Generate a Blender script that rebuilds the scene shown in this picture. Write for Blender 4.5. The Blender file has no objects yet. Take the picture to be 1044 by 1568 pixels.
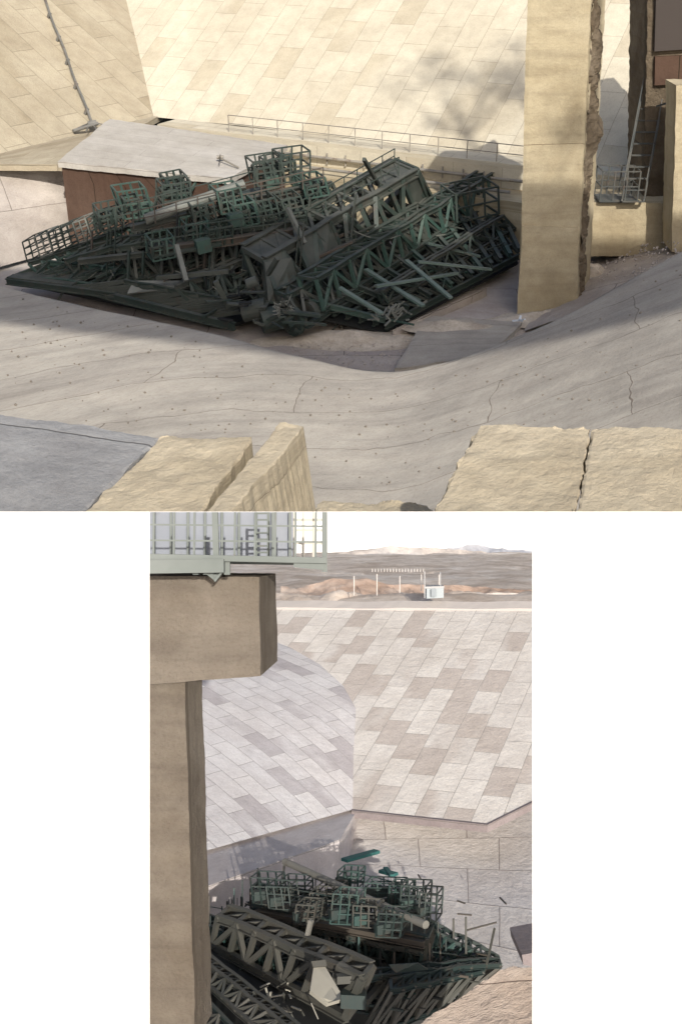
import bpy, bmesh, math, random
from mathutils import Vector, Matrix, noise
random.seed(7)
S=bpy.context.scene
F=1.6; A=math.radians(30); ca,sa=math.cos(A),math.sin(A)
K=0.4; B=math.atan(51/1044/F); cb,sb=math.cos(B),math.sin(B)
RL=Matrix.Rotation(-(A+B),3,'X')
SUN=Vector((.165,-.76,.63)).normalized()
# ---- survey helpers: full size valley (world) -------------------------------
def ray(px,py):
    u=(px-522)/1044; w=(784-py)/1044
    return Vector((u,F*ca+w*sa,-F*sa+w*ca))
def T(px,py,z):
    r=ray(px,py); return r*(z/r.z)
def TY(px,py,y):
    r=ray(px,py); return r*(y/r.y)
def TP(px,py,p0,n):
    r=ray(px,py); return r*(p0.dot(n)/r.dot(n))
# ---- scale model valley (own local frame) -----------------------------------
def lray(px,py):
    u=(px-522)/1044; w=(784-py)/1044
    return Vector((u,F*cb-w*sb,F*sb+w*cb))
def L(px,py,z):
    r=lray(px,py); return r*(z/r.z)
def LY(px,py,y):
    r=lray(px,py); return r*(y/r.y)
def LP(px,py,p0,n):
    r=lray(px,py); return r*(p0.dot(n)/r.dot(n))
def l2w(v): return RL@(v*K)

# ---- materials ----------------------------------------------------------------
def newmat(name):
    m=bpy.data.materials.new(name); m.use_nodes=True
    nt=m.node_tree; b=nt.nodes['Principled BSDF']; return m,nt,b
def ramp(nt,fac,stops):
    r=nt.nodes.new('ShaderNodeValToRGB'); e=r.color_ramp.elements
    while len(e)<len(stops): e.new(0.5)
    for i,(p,c) in enumerate(stops):
        e[i].position=p; e[i].color=(*c,1) if len(c)==3 else c
    nt.links.new(fac,r.inputs[0]); return r.outputs[0]
def mix(nt,a,b,fac,mode='MIX'):
    n=nt.nodes.new('ShaderNodeMix'); n.data_type='RGBA'; n.blend_type=mode
    for inp,v in ((n.inputs[6],a),(n.inputs[7],b),(n.inputs[0],fac)):
        if hasattr(v,'is_output'): nt.links.new(v,inp)
        elif isinstance(v,tuple): inp.default_value=(*v,1)
        else: inp.default_value=v
    return n.outputs[2]
def tex_noise(nt,vec,scale,detail=6,rough=.6,dist=0):
    n=nt.nodes.new('ShaderNodeTexNoise'); n.inputs['Scale'].default_value=scale
    n.inputs['Detail'].default_value=detail; n.inputs['Roughness'].default_value=rough
    n.inputs['Distortion'].default_value=dist
    if vec: nt.links.new(vec,n.inputs['Vector'])
    return n.outputs['Fac']
def mapping(nt,vec,sc=(1,1,1),rot=0):
    m=nt.nodes.new('ShaderNodeMapping'); m.inputs['Scale'].default_value=sc
    m.inputs['Rotation'].default_value=(0,0,rot)
    nt.links.new(vec,m.inputs['Vector']); return m.outputs[0]
def concrete(name,c1,c2,mortar,bw=3.5,bh=2.2,ms=.03,stain=(.6,.6,.6),sc=1.0,off=.4,bump=.3,streak=0,bdist=.05,rough=.9,dark=None,darkamt=.12,wobble=.12,dsc=.16):
    m,nt,b=newmat(name)
    tc=nt.nodes.new('ShaderNodeTexCoord'); uv=tc.outputs['UV']
    wob=nt.nodes.new('ShaderNodeTexNoise'); wob.inputs['Scale'].default_value=.5*sc; nt.links.new(uv,wob.inputs['Vector'])
    va=nt.nodes.new('ShaderNodeVectorMath'); va.operation='SCALE'; va.inputs['Scale'].default_value=wobble/sc
    nt.links.new(wob.outputs['Color'],va.inputs[0])
    vb=nt.nodes.new('ShaderNodeVectorMath'); nt.links.new(uv,vb.inputs[0]); nt.links.new(va.outputs[0],vb.inputs[1])
    def brick(a,c,mo):
        br=nt.nodes.new('ShaderNodeTexBrick'); nt.links.new(vb.outputs[0],br.inputs['Vector'])
        br.offset=off; br.inputs['Scale'].default_value=1
        br.inputs['Brick Width'].default_value=bw; br.inputs['Row Height'].default_value=bh
        br.inputs['Mortar Size'].default_value=ms; br.inputs['Mortar Smooth'].default_value=.6
        br.inputs['Color1'].default_value=(*a,1); br.inputs['Color2'].default_value=(*c,1); br.inputs['Mortar'].default_value=(*mo,1)
        return br
    br=brick(c1,c2,mortar); col=br.outputs['Color']
    if dark is not None:   # scattered re-cast slabs of another tone, gathered in drifts
        b2=brick((0,0,0),(1,1,1),(.5,.5,.5))
        drift=tex_noise(nt,mapping(nt,uv,(.35,1,1),.3),dsc*sc,3,.5)
        mm=nt.nodes.new('ShaderNodeMath'); mm.operation='MULTIPLY'; nt.links.new(b2.outputs['Color'],mm.inputs[0]); nt.links.new(drift,mm.inputs[1])
        f=ramp(nt,mm.outputs[0],[(.46-darkamt,(0,0,0)),(.54-darkamt,(1,1,1))])
        col=mix(nt,col,dark,f,'MULTIPLY')
    n1=tex_noise(nt,uv,.12*sc,5,.6,.6)
    col=mix(nt,col,ramp(nt,n1,[(.38,stain),(.62,(1,1,1))]),.75,'MULTIPLY')
    n2=tex_noise(nt,uv,.9*sc,8,.7)
    col=mix(nt,col,ramp(nt,n2,[(.3,(.76,.74,.73)),(.6,(1.05,1.05,1.04))]),.6,'MULTIPLY')
    n3=tex_noise(nt,uv,9*sc,6,.75)
    col=mix(nt,col,ramp(nt,n3,[(.35,(.66,.64,.62)),(.5,(1,1,1))]),.45,'MULTIPLY')
    if streak:
        ns=tex_noise(nt,mapping(nt,uv,(.10*sc,1.3*sc,1)),1.0,7,.6,.3)
        col=mix(nt,col,ramp(nt,ns,[(.34,(.62,.61,.62)),(.5,(.97,.97,.97)),(.66,(1.15,1.14,1.12))]),streak,'MULTIPLY')
    nt.links.new(col,b.inputs['Base Color']); b.inputs['Roughness'].default_value=rough
    b.inputs['Specular IOR Level'].default_value=.15
    mm=nt.nodes.new('ShaderNodeMath'); mm.operation='SUBTRACT'
    nt.links.new(tex_noise(nt,uv,2.5*sc,9,.7),mm.inputs[0])
    m2=nt.nodes.new('ShaderNodeMath'); m2.operation='MULTIPLY'; m2.inputs[1].default_value=.5
    nt.links.new(br.outputs['Fac'],m2.inputs[0]); nt.links.new(m2.outputs[0],mm.inputs[1])
    bp=nt.nodes.new('ShaderNodeBump'); bp.inputs['Strength'].default_value=bump; bp.inputs['Distance'].default_value=bdist*3/sc
    nt.links.new(mm.outputs[0],bp.inputs['Height']); nt.links.new(bp.outputs[0],b.inputs['Normal'])
    return m
def metal(name,c1,c2,rust,amt=.5,sc=.6,rough=.6,metallic=.0,dust=.22):
    m,nt,b=newmat(name)
    tc=nt.nodes.new('ShaderNodeTexCoord'); o=tc.outputs['Object']
    a=tex_noise(nt,o,sc,5,.6); c=mix(nt,c1,c2,ramp(nt,a,[(.4,(0,0,0)),(.6,(1,1,1))]))
    r=tex_noise(nt,o,sc*3.3,8,.75)
    c=mix(nt,c,rust,ramp(nt,r,[(1-amt-.06,(0,0,0)),(1-amt+.1,(1,1,1))]))
    # dust settled on faces that look up
    g=nt.nodes.new('ShaderNodeNewGeometry'); sx=nt.nodes.new('ShaderNodeSeparateXYZ'); nt.links.new(g.outputs['True Normal'],sx.inputs[0])
    up=ramp(nt,sx.outputs['Z'],[(.55,(0,0,0)),(.95,(dust,dust,dust))])
    d2=mix(nt,up,ramp(nt,tex_noise(nt,o,sc*2,5,.6),[(.35,(.2,.2,.2)),(.6,(1,1,1))]),1.0,'MULTIPLY')
    c=mix(nt,c,(.20,.19,.165),d2)
    nt.links.new(c,b.inputs['Base Color']); b.inputs['Roughness'].default_value=rough; b.inputs['Metallic'].default_value=metallic
    return m
def plain(name,c,rough=.8):
    m,nt,b=newmat(name); b.inputs['Base Color'].default_value=(*c,1); b.inputs['Roughness'].default_value=rough; return m
def soil(name,c1,c2,c3,sc):
    m,nt,b=newmat(name)
    tc=nt.nodes.new('ShaderNodeTexCoord'); o=tc.outputs['Object']
    n=tex_noise(nt,o,sc,9,.7,.5)
    c=ramp(nt,n,[(.38,c1),(.5,c2),(.62,c3)])
    n2=tex_noise(nt,o,sc*9,6,.7); c=mix(nt,c,ramp(nt,n2,[(.35,(.7,.7,.7)),(.6,(1.1,1.1,1.1))]),.6,'MULTIPLY')
    nt.links.new(c,b.inputs['Base Color']); b.inputs['Roughness'].default_value=.95
    return m

# ---- mesh helpers ---------------------------------------------------------------
def link(name,me,mats):
    o=bpy.data.objects.new(name,me); S.collection.objects.link(o)
    for m in mats: me.materials.append(m)
    return o
def frac(p,sc,s=0): return noise.fractal(p*sc+Vector((s*7.1,s*3.3,s*5.7)),.8,2.1,6)
def grid(name,c,nx,ny,mat,amp=0,nsc=.3,skirt=None,edge=0,uax=None,vax=None,low=False,fn=None,uo=0):
    """bilinear sheet c=[bl,br,tr,tl] with noise relief and an optional extruded skirt (solid slab)"""
    c=[Vector(v) for v in c]
    n=(c[1]-c[0]).cross(c[3]-c[0]).normalized()
    lu=((c[1]-c[0]).length+(c[2]-c[3]).length)/2; lv=((c[3]-c[0]).length+(c[2]-c[1]).length)/2
    V=[];U=[];Fc=[]
    for j in range(ny+1):
        for i in range(nx+1):
            s=i/nx;t=j/ny
            p=c[0]*(1-s)*(1-t)+c[1]*s*(1-t)+c[2]*s*t+c[3]*(1-s)*t
            if fn: p=fn(p,s,t)
            q=p.copy()
            if amp: q=q+n*amp*frac(p,nsc)
            if edge and (i in(0,nx) or j in(0,ny)):
                q=q+Vector((frac(p,nsc*3,1),frac(p,nsc*3,2),frac(p,nsc*3,3)))*edge-n*edge*.4
            V.append(q)
            if uax is not None: U.append((p.dot(uax)+uo,p.dot(vax)))
            else: U.append((s*lu+uo,t*lv))
    W=nx+1
    for j in range(ny):
        for i in range(nx):
            a=j*W+i; Fc.append((a,a+1,a+W+1,a+W))
    if skirt is not None:
        sk=Vector(skirt)
        loop=[i for i in range(W)]+[j*W+nx for j in range(1,ny+1)]+[ny*W+i for i in range(nx-1,-1,-1)]+[j*W for j in range(ny-1,0,-1)]
        M=6; prev=loop
        for m in range(1,M+1):
            cur=[]; run=0
            for q,a in enumerate(loop):
                p=V[a]+sk*m/M
                if edge: p=p+Vector((frac(p,nsc*2,1),frac(p,nsc*2,2),0))*edge*.8
                V.append(p); cur.append(len(V)-1)
                if q: run+=(V[a]-V[loop[q-1]]).length
                U.append((run,-sk.length*m/M))
            for q in range(len(loop)):
                r=(q+1)%len(loop); Fc.append((prev[q],cur[q],cur[r],prev[r]))
            prev=cur
    if low: V=[l2w(v) for v in V]
    me=bpy.data.meshes.new(name); me.from_pydata([tuple(v) for v in V],[],Fc)
    uvl=me.uv_layers.new(name='UVMap')
    for lp in me.loops: uvl.data[lp.index].uv=U[lp.vertex_index]
    me.update()
    bm=bmesh.new(); bm.from_mesh(me); bmesh.ops.recalc_face_normals(bm,faces=bm.faces); bm.to_mesh(me); bm.free()
    return link(name,me,[mat])
def poly(name,pts,mat,uax,vax,low=False):
    bm=bmesh.new(); uv=bm.loops.layers.uv.new('UVMap')
    vs=[bm.verts.new(p) for p in pts]; f=bm.faces.new(vs)
    for l in f.loops: l[uv].uv=(l.vert.co.dot(uax),l.vert.co.dot(vax))
    bmesh.ops.triangulate(bm,faces=bm.faces[:])
    if low:
        for v in bm.verts: v.co=l2w(v.co)
    me=bpy.data.meshes.new(name); bm.to_mesh(me); bm.free()
    return link(name,me,[mat])

class Build:
    def __init__(s,low=False,k=1): s.V=[];s.Fc=[];s.M=[];s.low=low;s.k=k
    def box(s,p,q,w=.2,h=None,mi=0,up=Vector((0,0,1))):
        p=Vector(p);q=Vector(q);d=q-p
        if d.length<1e-6: return
        h=(h or w)*s.k; w=w*s.k; d.normalize(); x=d.cross(up)
        if x.length<.05: x=d.cross(Vector((1,0,0)))
        x.normalize(); y=x.cross(d).normalized(); b=len(s.V)
        for e in (p,q):
            for a,c in((-1,-1),(1,-1),(1,1),(-1,1)): s.V.append(e+x*w*.5*a+y*h*.5*c)
        for f in((0,1,2,3),(7,6,5,4),(0,4,5,1),(1,5,6,2),(2,6,7,3),(3,7,4,0)):
            s.Fc.append(tuple(b+i for i in f)); s.M.append(mi)
    def ibeam(s,p,q,w=.3,h=.5,mi=0,up=Vector((0,0,1))):
        p=Vector(p);q=Vector(q);d=(q-p).normalized();x=d.cross(up)
        if x.length<.05: x=d.cross(Vector((1,0,0)))
        x.normalize();y=x.cross(d).normalized();t=h*.14;k=s.k
        s.box(p+y*(h/2-t/2)*k,q+y*(h/2-t/2)*k,w,t,mi,up);s.box(p-y*(h/2-t/2)*k,q-y*(h/2-t/2)*k,w,t,mi,up);s.box(p,q,w*.16,h-2*t,mi,up)
    def cyl(s,p,q,r,mi=0,n=12,r2=None):
        p=Vector(p);q=Vector(q);d=(q-p).normalized();x=d.cross(Vector((0,0,1)))
        if x.length<.05:x=d.cross(Vector((1,0,0)))
        x.normalize();y=d.cross(x);b=len(s.V); r2=r if r2 is None else r2
        for e,rr in((p,r),(q,r2)):
            for i in range(n):
                a=2*math.pi*i/n; s.V.append(e+(x*math.cos(a)+y*math.sin(a))*rr)
        for i in range(n):
            j=(i+1)%n; s.Fc.append((b+i,b+j,b+n+j,b+n+i)); s.M.append(mi)
        s.Fc.append(tuple(b+i for i in range(n-1,-1,-1)));s.M.append(mi)
        s.Fc.append(tuple(b+n+i for i in range(n)));s.M.append(mi)
    def plate(s,pts,t=.05,mi=0):
        pts=[Vector(p) for p in pts]; n=(pts[1]-pts[0]).cross(pts[-1]-pts[0]).normalized()*t; b=len(s.V);k=len(pts)
        s.V+= [p+n for p in pts]+[p-n for p in pts]
        s.Fc.append(tuple(range(b,b+k)));s.M.append(mi)
        s.Fc.append(tuple(range(b+2*k-1,b+k-1,-1)));s.M.append(mi)
        for i in range(k):
            j=(i+1)%k; s.Fc.append((b+i,b+k+i,b+k+j,b+j));s.M.append(mi)
    def truss(s,a,b,c,d,n,wc=.3,ww=.16,mi=0,mj=None,vert=True,bend=0):
        a,b,c,d=[Vector(v) for v in(a,b,c,d)]; mj=mi if mj is None else mj
        P=[];Q=[]
        for i in range(n+1):
            j=Vector([random.uniform(-1,1)*bend for _ in range(3)]) if bend else Vector()
            P.append(a.lerp(b,i/n)+j);Q.append(c.lerp(d,i/n)+j*.6)
        for i in range(n):
            s.ibeam(P[i],P[i+1],wc,wc*1.3,mi); s.ibeam(Q[i],Q[i+1],wc,wc*1.3,mi)
            if i%2: s.box(P[i],Q[i+1],ww,ww,mj)
            else: s.box(Q[i],P[i+1],ww,ww,mj)
            if vert: s.box(P[i],Q[i],ww,ww,mj)
        s.box(P[-1],Q[-1],ww*1.3,ww*1.3,mj); return P,Q
    def boxtruss(s,a,b,c,d,off,n,wc=.3,ww=.16,mi=0,mj=None,bend=0):
        st=random.getstate(); P,Q=s.truss(a,b,c,d,n,wc,ww,mi,mj,True,bend); random.setstate(st)
        off=Vector(off); R,W=s.truss(*[Vector(v)+off for v in(a,b,c,d)],n,wc,ww,mi,mj,True,bend)
        for i in range(n+1):
            s.box(P[i],R[i],ww,ww,mi); s.box(Q[i],W[i],ww,ww,mi)
            if i<n: s.box(P[i],R[i+1],ww*.7,ww*.7,mi)
        return P,Q,R,W
    def cage(s,o,ex,ey,ez,w=.08,nx=3,nz=3,mi=0,skew=0):
        o,ex,ey,ez=[Vector(v) for v in(o,ex,ey,ez)]
        ez=ez+Vector((random.uniform(-1,1),random.uniform(-1,1),0))*skew*ez.length
        for f in(0,1):
            for i in range(nx+1): s.box(o+ey*f+ex*i/nx,o+ey*f+ex*i/nx+ez,w,w,mi)
            for k in range(nz+1): s.box(o+ey*f+ez*k/nz,o+ey*f+ez*k/nz+ex,w*.8,w*.8,mi)
            for k in range(nz+1): s.box(o+ex*f+ez*k/nz,o+ex*f+ez*k/nz+ey,w*.8,w*.8,mi)
    def rail(s,pts,h,w=.05,step=1.5,mi=0,up=Vector((0,0,1)),mids=2):
        for a,b in zip(pts[:-1],pts[1:]):
            a=Vector(a);b=Vector(b);n=max(1,round((b-a).length/step))
            for i in range(n+1): p=a.lerp(b,i/n); s.box(p,p+up*h,w,w,mi)
            for k in range(1,mids+1): s.box(a+up*h*k/mids,b+up*h*k/mids,w*.8,w*.8,mi)
    def done(s,name,mats):
        V=[l2w(v) for v in s.V] if s.low else s.V
        me=bpy.data.meshes.new(name); me.from_pydata([tuple(v) for v in V],[],s.Fc)
        me.polygons.foreach_set('material_index',s.M); me.update()
        bm=bmesh.new();bm.from_mesh(me);bmesh.ops.recalc_face_normals(bm,faces=bm.faces);bm.to_mesh(me);bm.free()
        return link(name,me,mats)
def bil(c,s,t): return c[0]*(1-s)*(1-t)+c[1]*s*(1-t)+c[2]*s*t+c[3]*(1-s)*t

X=Vector((1,0,0));Y=Vector((0,1,0));Z=Vector((0,0,1))
# =============================== FULL SIZE VALLEY ================================
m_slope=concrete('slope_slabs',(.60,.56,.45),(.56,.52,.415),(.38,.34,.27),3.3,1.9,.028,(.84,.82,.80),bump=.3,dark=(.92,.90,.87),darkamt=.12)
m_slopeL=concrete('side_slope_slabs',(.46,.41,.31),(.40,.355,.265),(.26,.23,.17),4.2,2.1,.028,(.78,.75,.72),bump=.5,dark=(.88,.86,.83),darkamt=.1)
m_box=concrete('roof_concrete',(.52,.50,.46),(.48,.46,.42),(.30,.28,.26),9,1.6,.02,(.8,.78,.75))
m_rusty_shaded=concrete('rusty_shaded_wall',(.12,.08,.06),(.10,.065,.05),(.04,.03,.02),2.2,9,.04,(.6,.5,.45))  # rust brown, darkened to carry the block house wall's shade
m_pit=concrete('pit_concrete',(.50,.46,.42),(.44,.40,.38),(.2,.18,.16),7,5,.03,(.62,.60,.58),bump=.5)
m_chan=concrete('channel_concrete',(.42,.395,.35),(.39,.365,.325),(.22,.19,.16),13,3.1,.022,(.76,.76,.77),streak=.45,bump=.3,wobble=1.2)
m_pier=concrete('pier_concrete',(.50,.44,.31),(.47,.41,.29),(.25,.2,.13),40,9,.02,(.66,.62,.56),bump=.5,sc=1.6,streak=.35)
m_rock=concrete('aggregate_with_shade',(.20,.165,.12),(.16,.13,.095),(.08,.06,.05),30,30,.03,(.5,.45,.4),bump=1.0,sc=3,bdist=.12)  # aggregate, its dark tone also stands for the pier's shaded side
m_fore=concrete('rough_concrete',(.56,.50,.385),(.52,.46,.355),(.1,.08,.06),50,50,.02,(.74,.71,.66),bump=.7,sc=1.5,bdist=.04,streak=.3)
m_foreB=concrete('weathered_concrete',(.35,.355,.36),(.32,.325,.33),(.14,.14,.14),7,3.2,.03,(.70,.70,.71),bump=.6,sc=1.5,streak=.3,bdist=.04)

zb=-15
pA=T(235,178,zb);pB=T(800,240,zb);pC=T(0,235,zb)
dm=(pB-pA).normalized(); um=Vector((-dm.y,dm.x,0))
dl=(pA-pC).normalized(); ul=Vector((-dl.y,dl.x,0))
sl=.62; um3=(um+Z*sl); ul3=(ul+Z*sl)
cr=(um+ul); cr=cr/(cr.dot(um)); cr3=cr+Z*sl
H=60
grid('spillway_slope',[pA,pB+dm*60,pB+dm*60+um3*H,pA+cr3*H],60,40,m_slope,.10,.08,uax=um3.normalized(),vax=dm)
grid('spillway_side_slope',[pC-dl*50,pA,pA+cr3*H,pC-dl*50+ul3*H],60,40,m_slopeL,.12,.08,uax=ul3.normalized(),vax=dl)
t0=pA+dm*2; t1=pB+dm*40
def off(p,o,z): q=p-um*o; return Vector((q.x,q.y,z))
grid('spillway_terrace',[off(t0,2.2,zb),off(t1,2.2,zb),off(t1,-.3,zb),off(t0,-.3,zb)],60,4,m_slope,.04,.3,skirt=(0,0,-1.5),edge=.04,uax=dm,vax=um)
grid('terrace_step',[off(t0,5,zb-1.5),off(t1,5,zb-1.5),off(t1,2.1,zb-1.5),off(t0,2.1,zb-1.5)],60,4,m_pier,.05,.3,skirt=(0,0,-4),edge=.05,uax=dm,vax=um)
m_steel=metal('galvanised_steel',(.2,.19,.17),(.28,.26,.22),(.12,.07,.04),.4)
b=Build(); b.rail([off(pA+dm*8,2.0,zb),off(pB+dm*1,2.0,zb)],1.1,.06,2.0)
b.cyl(off(pA+dm*9,2.5,zb-.9),off(pB+dm*1,2.5,zb-.9),.10)
b.cyl(off(pA+dm*9,4.6,zb-1.1),off(pB+dm*1,4.6,zb-1.1),.1)
for i in range(14):
    p=off(pA+dm*(9+i*1.4),2.35,zb-1.3); b.box(p,p+Z*.7,.12,.1)
b.done('terrace_railing',[m_steel])
grid('pit_floor',[(-60,20,-20),(60,20,-20),(60,95,-20),(-60,95,-20)],120,80,m_pit,.08,.3)
lb=[T(-160,452,-19.4),T(225,345,-20.1),T(112,249,-15.3),T(-120,249,-15.1)]
grid('left_bank',lb,50,40,m_pit,.10,.2)
grid('left_bank_terrace',[T(-120,251,-15.0),T(110,251,-15.0),pA+dl*1+Z*.03,pC-dl*12+Z*.03],30,10,m_slopeL,.04,.3,skirt=(0,0,-.4))
z1=-14.4
r=[T(88,246,z1),T(352,272,z1),T(440,221,z1),T(168,181,z1)]
grid('concrete_block_house',r,50,20,m_box,.03,.3,skirt=(0,0,-.35),edge=.04)
c0=(r[0]+r[1]+r[2]+r[3])/4
r2=[p.lerp(c0,.03)-Z*.3 for p in r]
grid('block_house_wall',r2,40,10,m_rusty_shaded,0,.3,skirt=(0,0,-5.5),edge=.03)
nl=dl.cross(ul3).normalized(); nl=nl if nl.z>0 else -nl
b=Build(); a0=TP(58,-30,pA+nl*.35,nl);a1=TP(140,186,pA+nl*.35,nl)
pp=[a0.lerp(a1,i/12)+Vector((math.sin(i*1.3)*.05,0,0)) for i in range(13)]
for u,v in zip(pp[:-1],pp[1:]): b.cyl(u,v,.085,0,8)
for i in range(1,12,2): b.box(pp[i]-nl*.5,pp[i]+nl*.06,.2,.2,0)
for dx,dz in((-8,12),(10,14),(2,-12),(18,2),(-22,8)):
    b.box(a1,T(140+dx,188+dz,-14.6),.07,.07,0)
b.cyl(T(112,200,-14.7),T(150,188,-14.4),.12,0); b.cyl(T(135,190,-14.5),T(148,187,-14.4),.2,0)
b.done('drain_pipe',[metal('pipe_steel',(.12,.12,.11),(.17,.165,.15),(.10,.06,.04),.4)])
b=Build(); b.box(T(335,240,z1+.3),T(365,256,z1+.1),.08,.08);b.box(T(337,236,z1+.9),T(337,243,z1),.08);b.cyl(T(332,240,z1+.25),T(342,240,z1+.25),.12);b.done('roof_winch',[m_steel])

# pier
zf=-20; yP=T(793,485,zf).y
def bxy(px,py,y=yP): return TY(px,py,y)
fc=[bxy(794,490),bxy(881,484),bxy(908,-60),bxy(809,-60)]
grid('concrete_pier',fc,20,90,m_pier,.06,.25,skirt=(1.3,3.0,0),edge=.05)
fc=[bxy(790,494),bxy(884,488),bxy(884,348),bxy(799,344)]
fc=[p-Y*.12 for p in fc]; grid('pier_base',fc,20,30,m_pier,.04,.3,skirt=(1.2,3.3,0),edge=.03)
fc=[bxy(883,485,yP+.25),bxy(897,480,yP+1.0),bxy(934,-60,yP+1.0),bxy(906,-60,yP+.25)]
def brk(p,s,t):
    q=p.copy()
    if s>.3: q.x+=.24*frac(Vector((0,0,p.z)),.5)+(.35*math.exp(-((p.z+11)/1.2)**2)-.2)
    return q
grid('broken_pier_edge',fc,14,160,m_rock,.20,1.6,skirt=(.6,3,0),edge=.07,fn=brk)
y2=62
fc=[TY(985,300,y2),TY(1100,304,y2),TY(1110,-60,y2),TY(993,-60,y2)]
grid('far_pier',fc,30,70,m_rock,.08,.9,skirt=(0,4,0),edge=.05)
m_dark=plain('dark_panel',(.05,.04,.035))
grid('far_pier_dark_panel',[TY(1002,78,y2-.3),TY(1090,72,y2-.3),TY(1100,-60,y2-.3),TY(1006,-60,y2-.3)],6,6,m_dark,0,skirt=(0,.3,0))  # flat near-black slab on the pier face, no hollow cut
grid('far_pier_lining',[TY(1002,130,y2-.25),TY(1090,126,y2-.25),TY(1096,82,y2-.25),TY(1003,86,y2-.25)],16,8,m_rusty_shaded,.02,skirt=(0,.3,0))
fc=[TY(880,392,60.5),TY(1140,392,60.5),TY(1140,310,60.5),TY(892,310,60.5)]
grid('abutment_wall',fc,40,16,m_pier,.05,.4,skirt=(0,3,0),edge=.03)
fc=[TY(1028,385,58),TY(1100,385,58),TY(1110,130,58),TY(1036,130,58)]
grid('abutment_column',fc,12,40,m_pier,.05,.4,skirt=(0,2,0),edge=.04)
b=Build(k=.8)
o=TY(918,308,60.2); w=TY(975,308,60.2)-o
b.cage(o,w,Y*1.5,Z*1.6,.09,3,2); b.plate([o,o+w,o+w+Y*1.5,o+Y*1.5],.06)
for i in range(9):
    z=i*.55; c=TY(952,308,60)+Vector((.12*i,.3*i,z)); b.box(c,c+X*1.2,.3,.06)
q=TY(952,308,60)
for dx in(0,1.2):
    b.box(q+X*dx,q+Vector((dx+1.0,2.6,4.9)),.1,.2); b.box(q+X*dx+Z*1.1,q+Vector((dx+1.0,2.6,6.0)),.07)
    for i in range(5): c=q+Vector((dx+.25*i,.65*i,1.22*i)); b.box(c,c+Z*1.1,.06)
b.box(TY(1005,162,61),TY(1045,150,60),.12)
b.done('access_stairs',[metal('dark_steel',(.05,.06,.06),(.09,.09,.08),(.1,.06,.04),.4)])
rb=[T(800,505,-19.9),TY(1180,400,47),TY(1200,330,60),T(880,398,-19.6)]
grid('right_bank',rb,60,30,m_pit,.15,.35)
grid('floor_slab',[T(605,563,-19.7),T(745,545,-19.7),T(800,493,-19.7),T(652,482,-19.7)],20,10,m_chan,.04,.4,skirt=(0,0,-.5),edge=.04)
grid('floor_kerb',[T(600,505,-19.6),T(735,445,-19.5),T(745,440,-19.5),T(612,500,-19.6)],20,2,m_pit,.04,.4,skirt=(0,0,-.5),edge=.04)

# near channel: U section
ye=44.3
E=[(-400,330),(-150,395),(0,432),(120,466),(250,490),(400,527),(480,549),(560,566),(600,571),(680,553),(760,526),(830,496),(900,462),(970,424),(1044,381),(1200,300),(1450,200)]
ep=[TY(a,c,ye) for a,c in E]
def zsec(x):
    for p,q in zip(ep[:-1],ep[1:]):
        if p.x<=x<=q.x:
            t=(x-p.x)/(q.x-p.x); return p.z*(1-t)+q.z*t
    return ep[0].z if x<ep[0].x else ep[-1].z
def zs(x): return sum(zsec(x+d) for d in(-1.2,-.6,0,.6,1.2))/5
V=[];U=[];Fc=[];NX,NY=180,110
for j in range(NY+1):
    y=ye-j*.22
    for i in range(NX+1):
        x=-24+48*i/NX
        yy=y+.25*noise.noise(Vector((x*.3,0,0)))*(1 if j==0 else 0)
        z=zs(x)-.020*(ye-y)
        z+=.07*frac(Vector((x,y,0)),.25)
        if j==0: z-=.1
        V.append((x,yy,z)); U.append((x+.25*(ye-y),y+.035*x*x-.4*x))
for j in range(NY):
    for i in range(NX):
        a=j*(NX+1)+i; Fc.append((a,a+1,a+NX+2,a+NX+1))
b0=len(V)
for i in range(NX+1): v=V[i]; V.append((v[0],v[1]+.3,v[2]-6)); U.append((v[0],-6))
for i in range(NX): Fc.append((i,b0+i,b0+i+1,i+1))
me=bpy.data.meshes.new('spillway_channel');me.from_pydata(V,[],Fc);uvl=me.uv_layers.new(name='UVMap')
for lp in me.loops: uvl.data[lp.index].uv=U[lp.vertex_index]
for p in me.polygons: p.use_smooth=True
link('spillway_channel',me,[m_chan])
# crest blocks in the foreground
z8=-8
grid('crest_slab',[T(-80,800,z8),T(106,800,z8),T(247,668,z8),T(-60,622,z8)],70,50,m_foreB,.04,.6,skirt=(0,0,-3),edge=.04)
grid('crest_slab',[T(109,800,z8),T(296,800,z8),T(388,670,z8),T(250,669,z8)],60,60,m_fore,.05,.9,skirt=(0,0,-3),edge=.05)
grid('broken_crest_block',[T(303,800,z8+.1),T(340,800,z8+.1),T(466,653,z8+.1),T(428,648,z8+.1)],20,60,m_fore,.04,1.2,skirt=(.30,-.1,-2.4),edge=.03)
grid('crest_slab',[T(655,800,z8),T(880,800,z8),T(904,655,z8),T(735,650,z8)],70,60,m_fore,.05,.9,skirt=(-.2,0,-2.5),edge=.07)
grid('crest_slab',[T(883,800,z8),T(1130,800,z8),T(1120,655,z8),T(907,655,z8)],70,60,m_fore,.05,.9,skirt=(0,0,-2.5),edge=.04)
grid('crest_sill',[T(470,805,-10.6),T(680,805,-10.6),T(655,774,-10.6),T(495,762,-10.6)],50,14,m_fore,.08,1.0,skirt=(0,0,-1),edge=.07)
m_rub=concrete('rubble_stone',(.30,.27,.23),(.24,.22,.19),(.2,.18,.16),7,5,.03,(.62,.60,.58),bump=.5)
b=Build()
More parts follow.
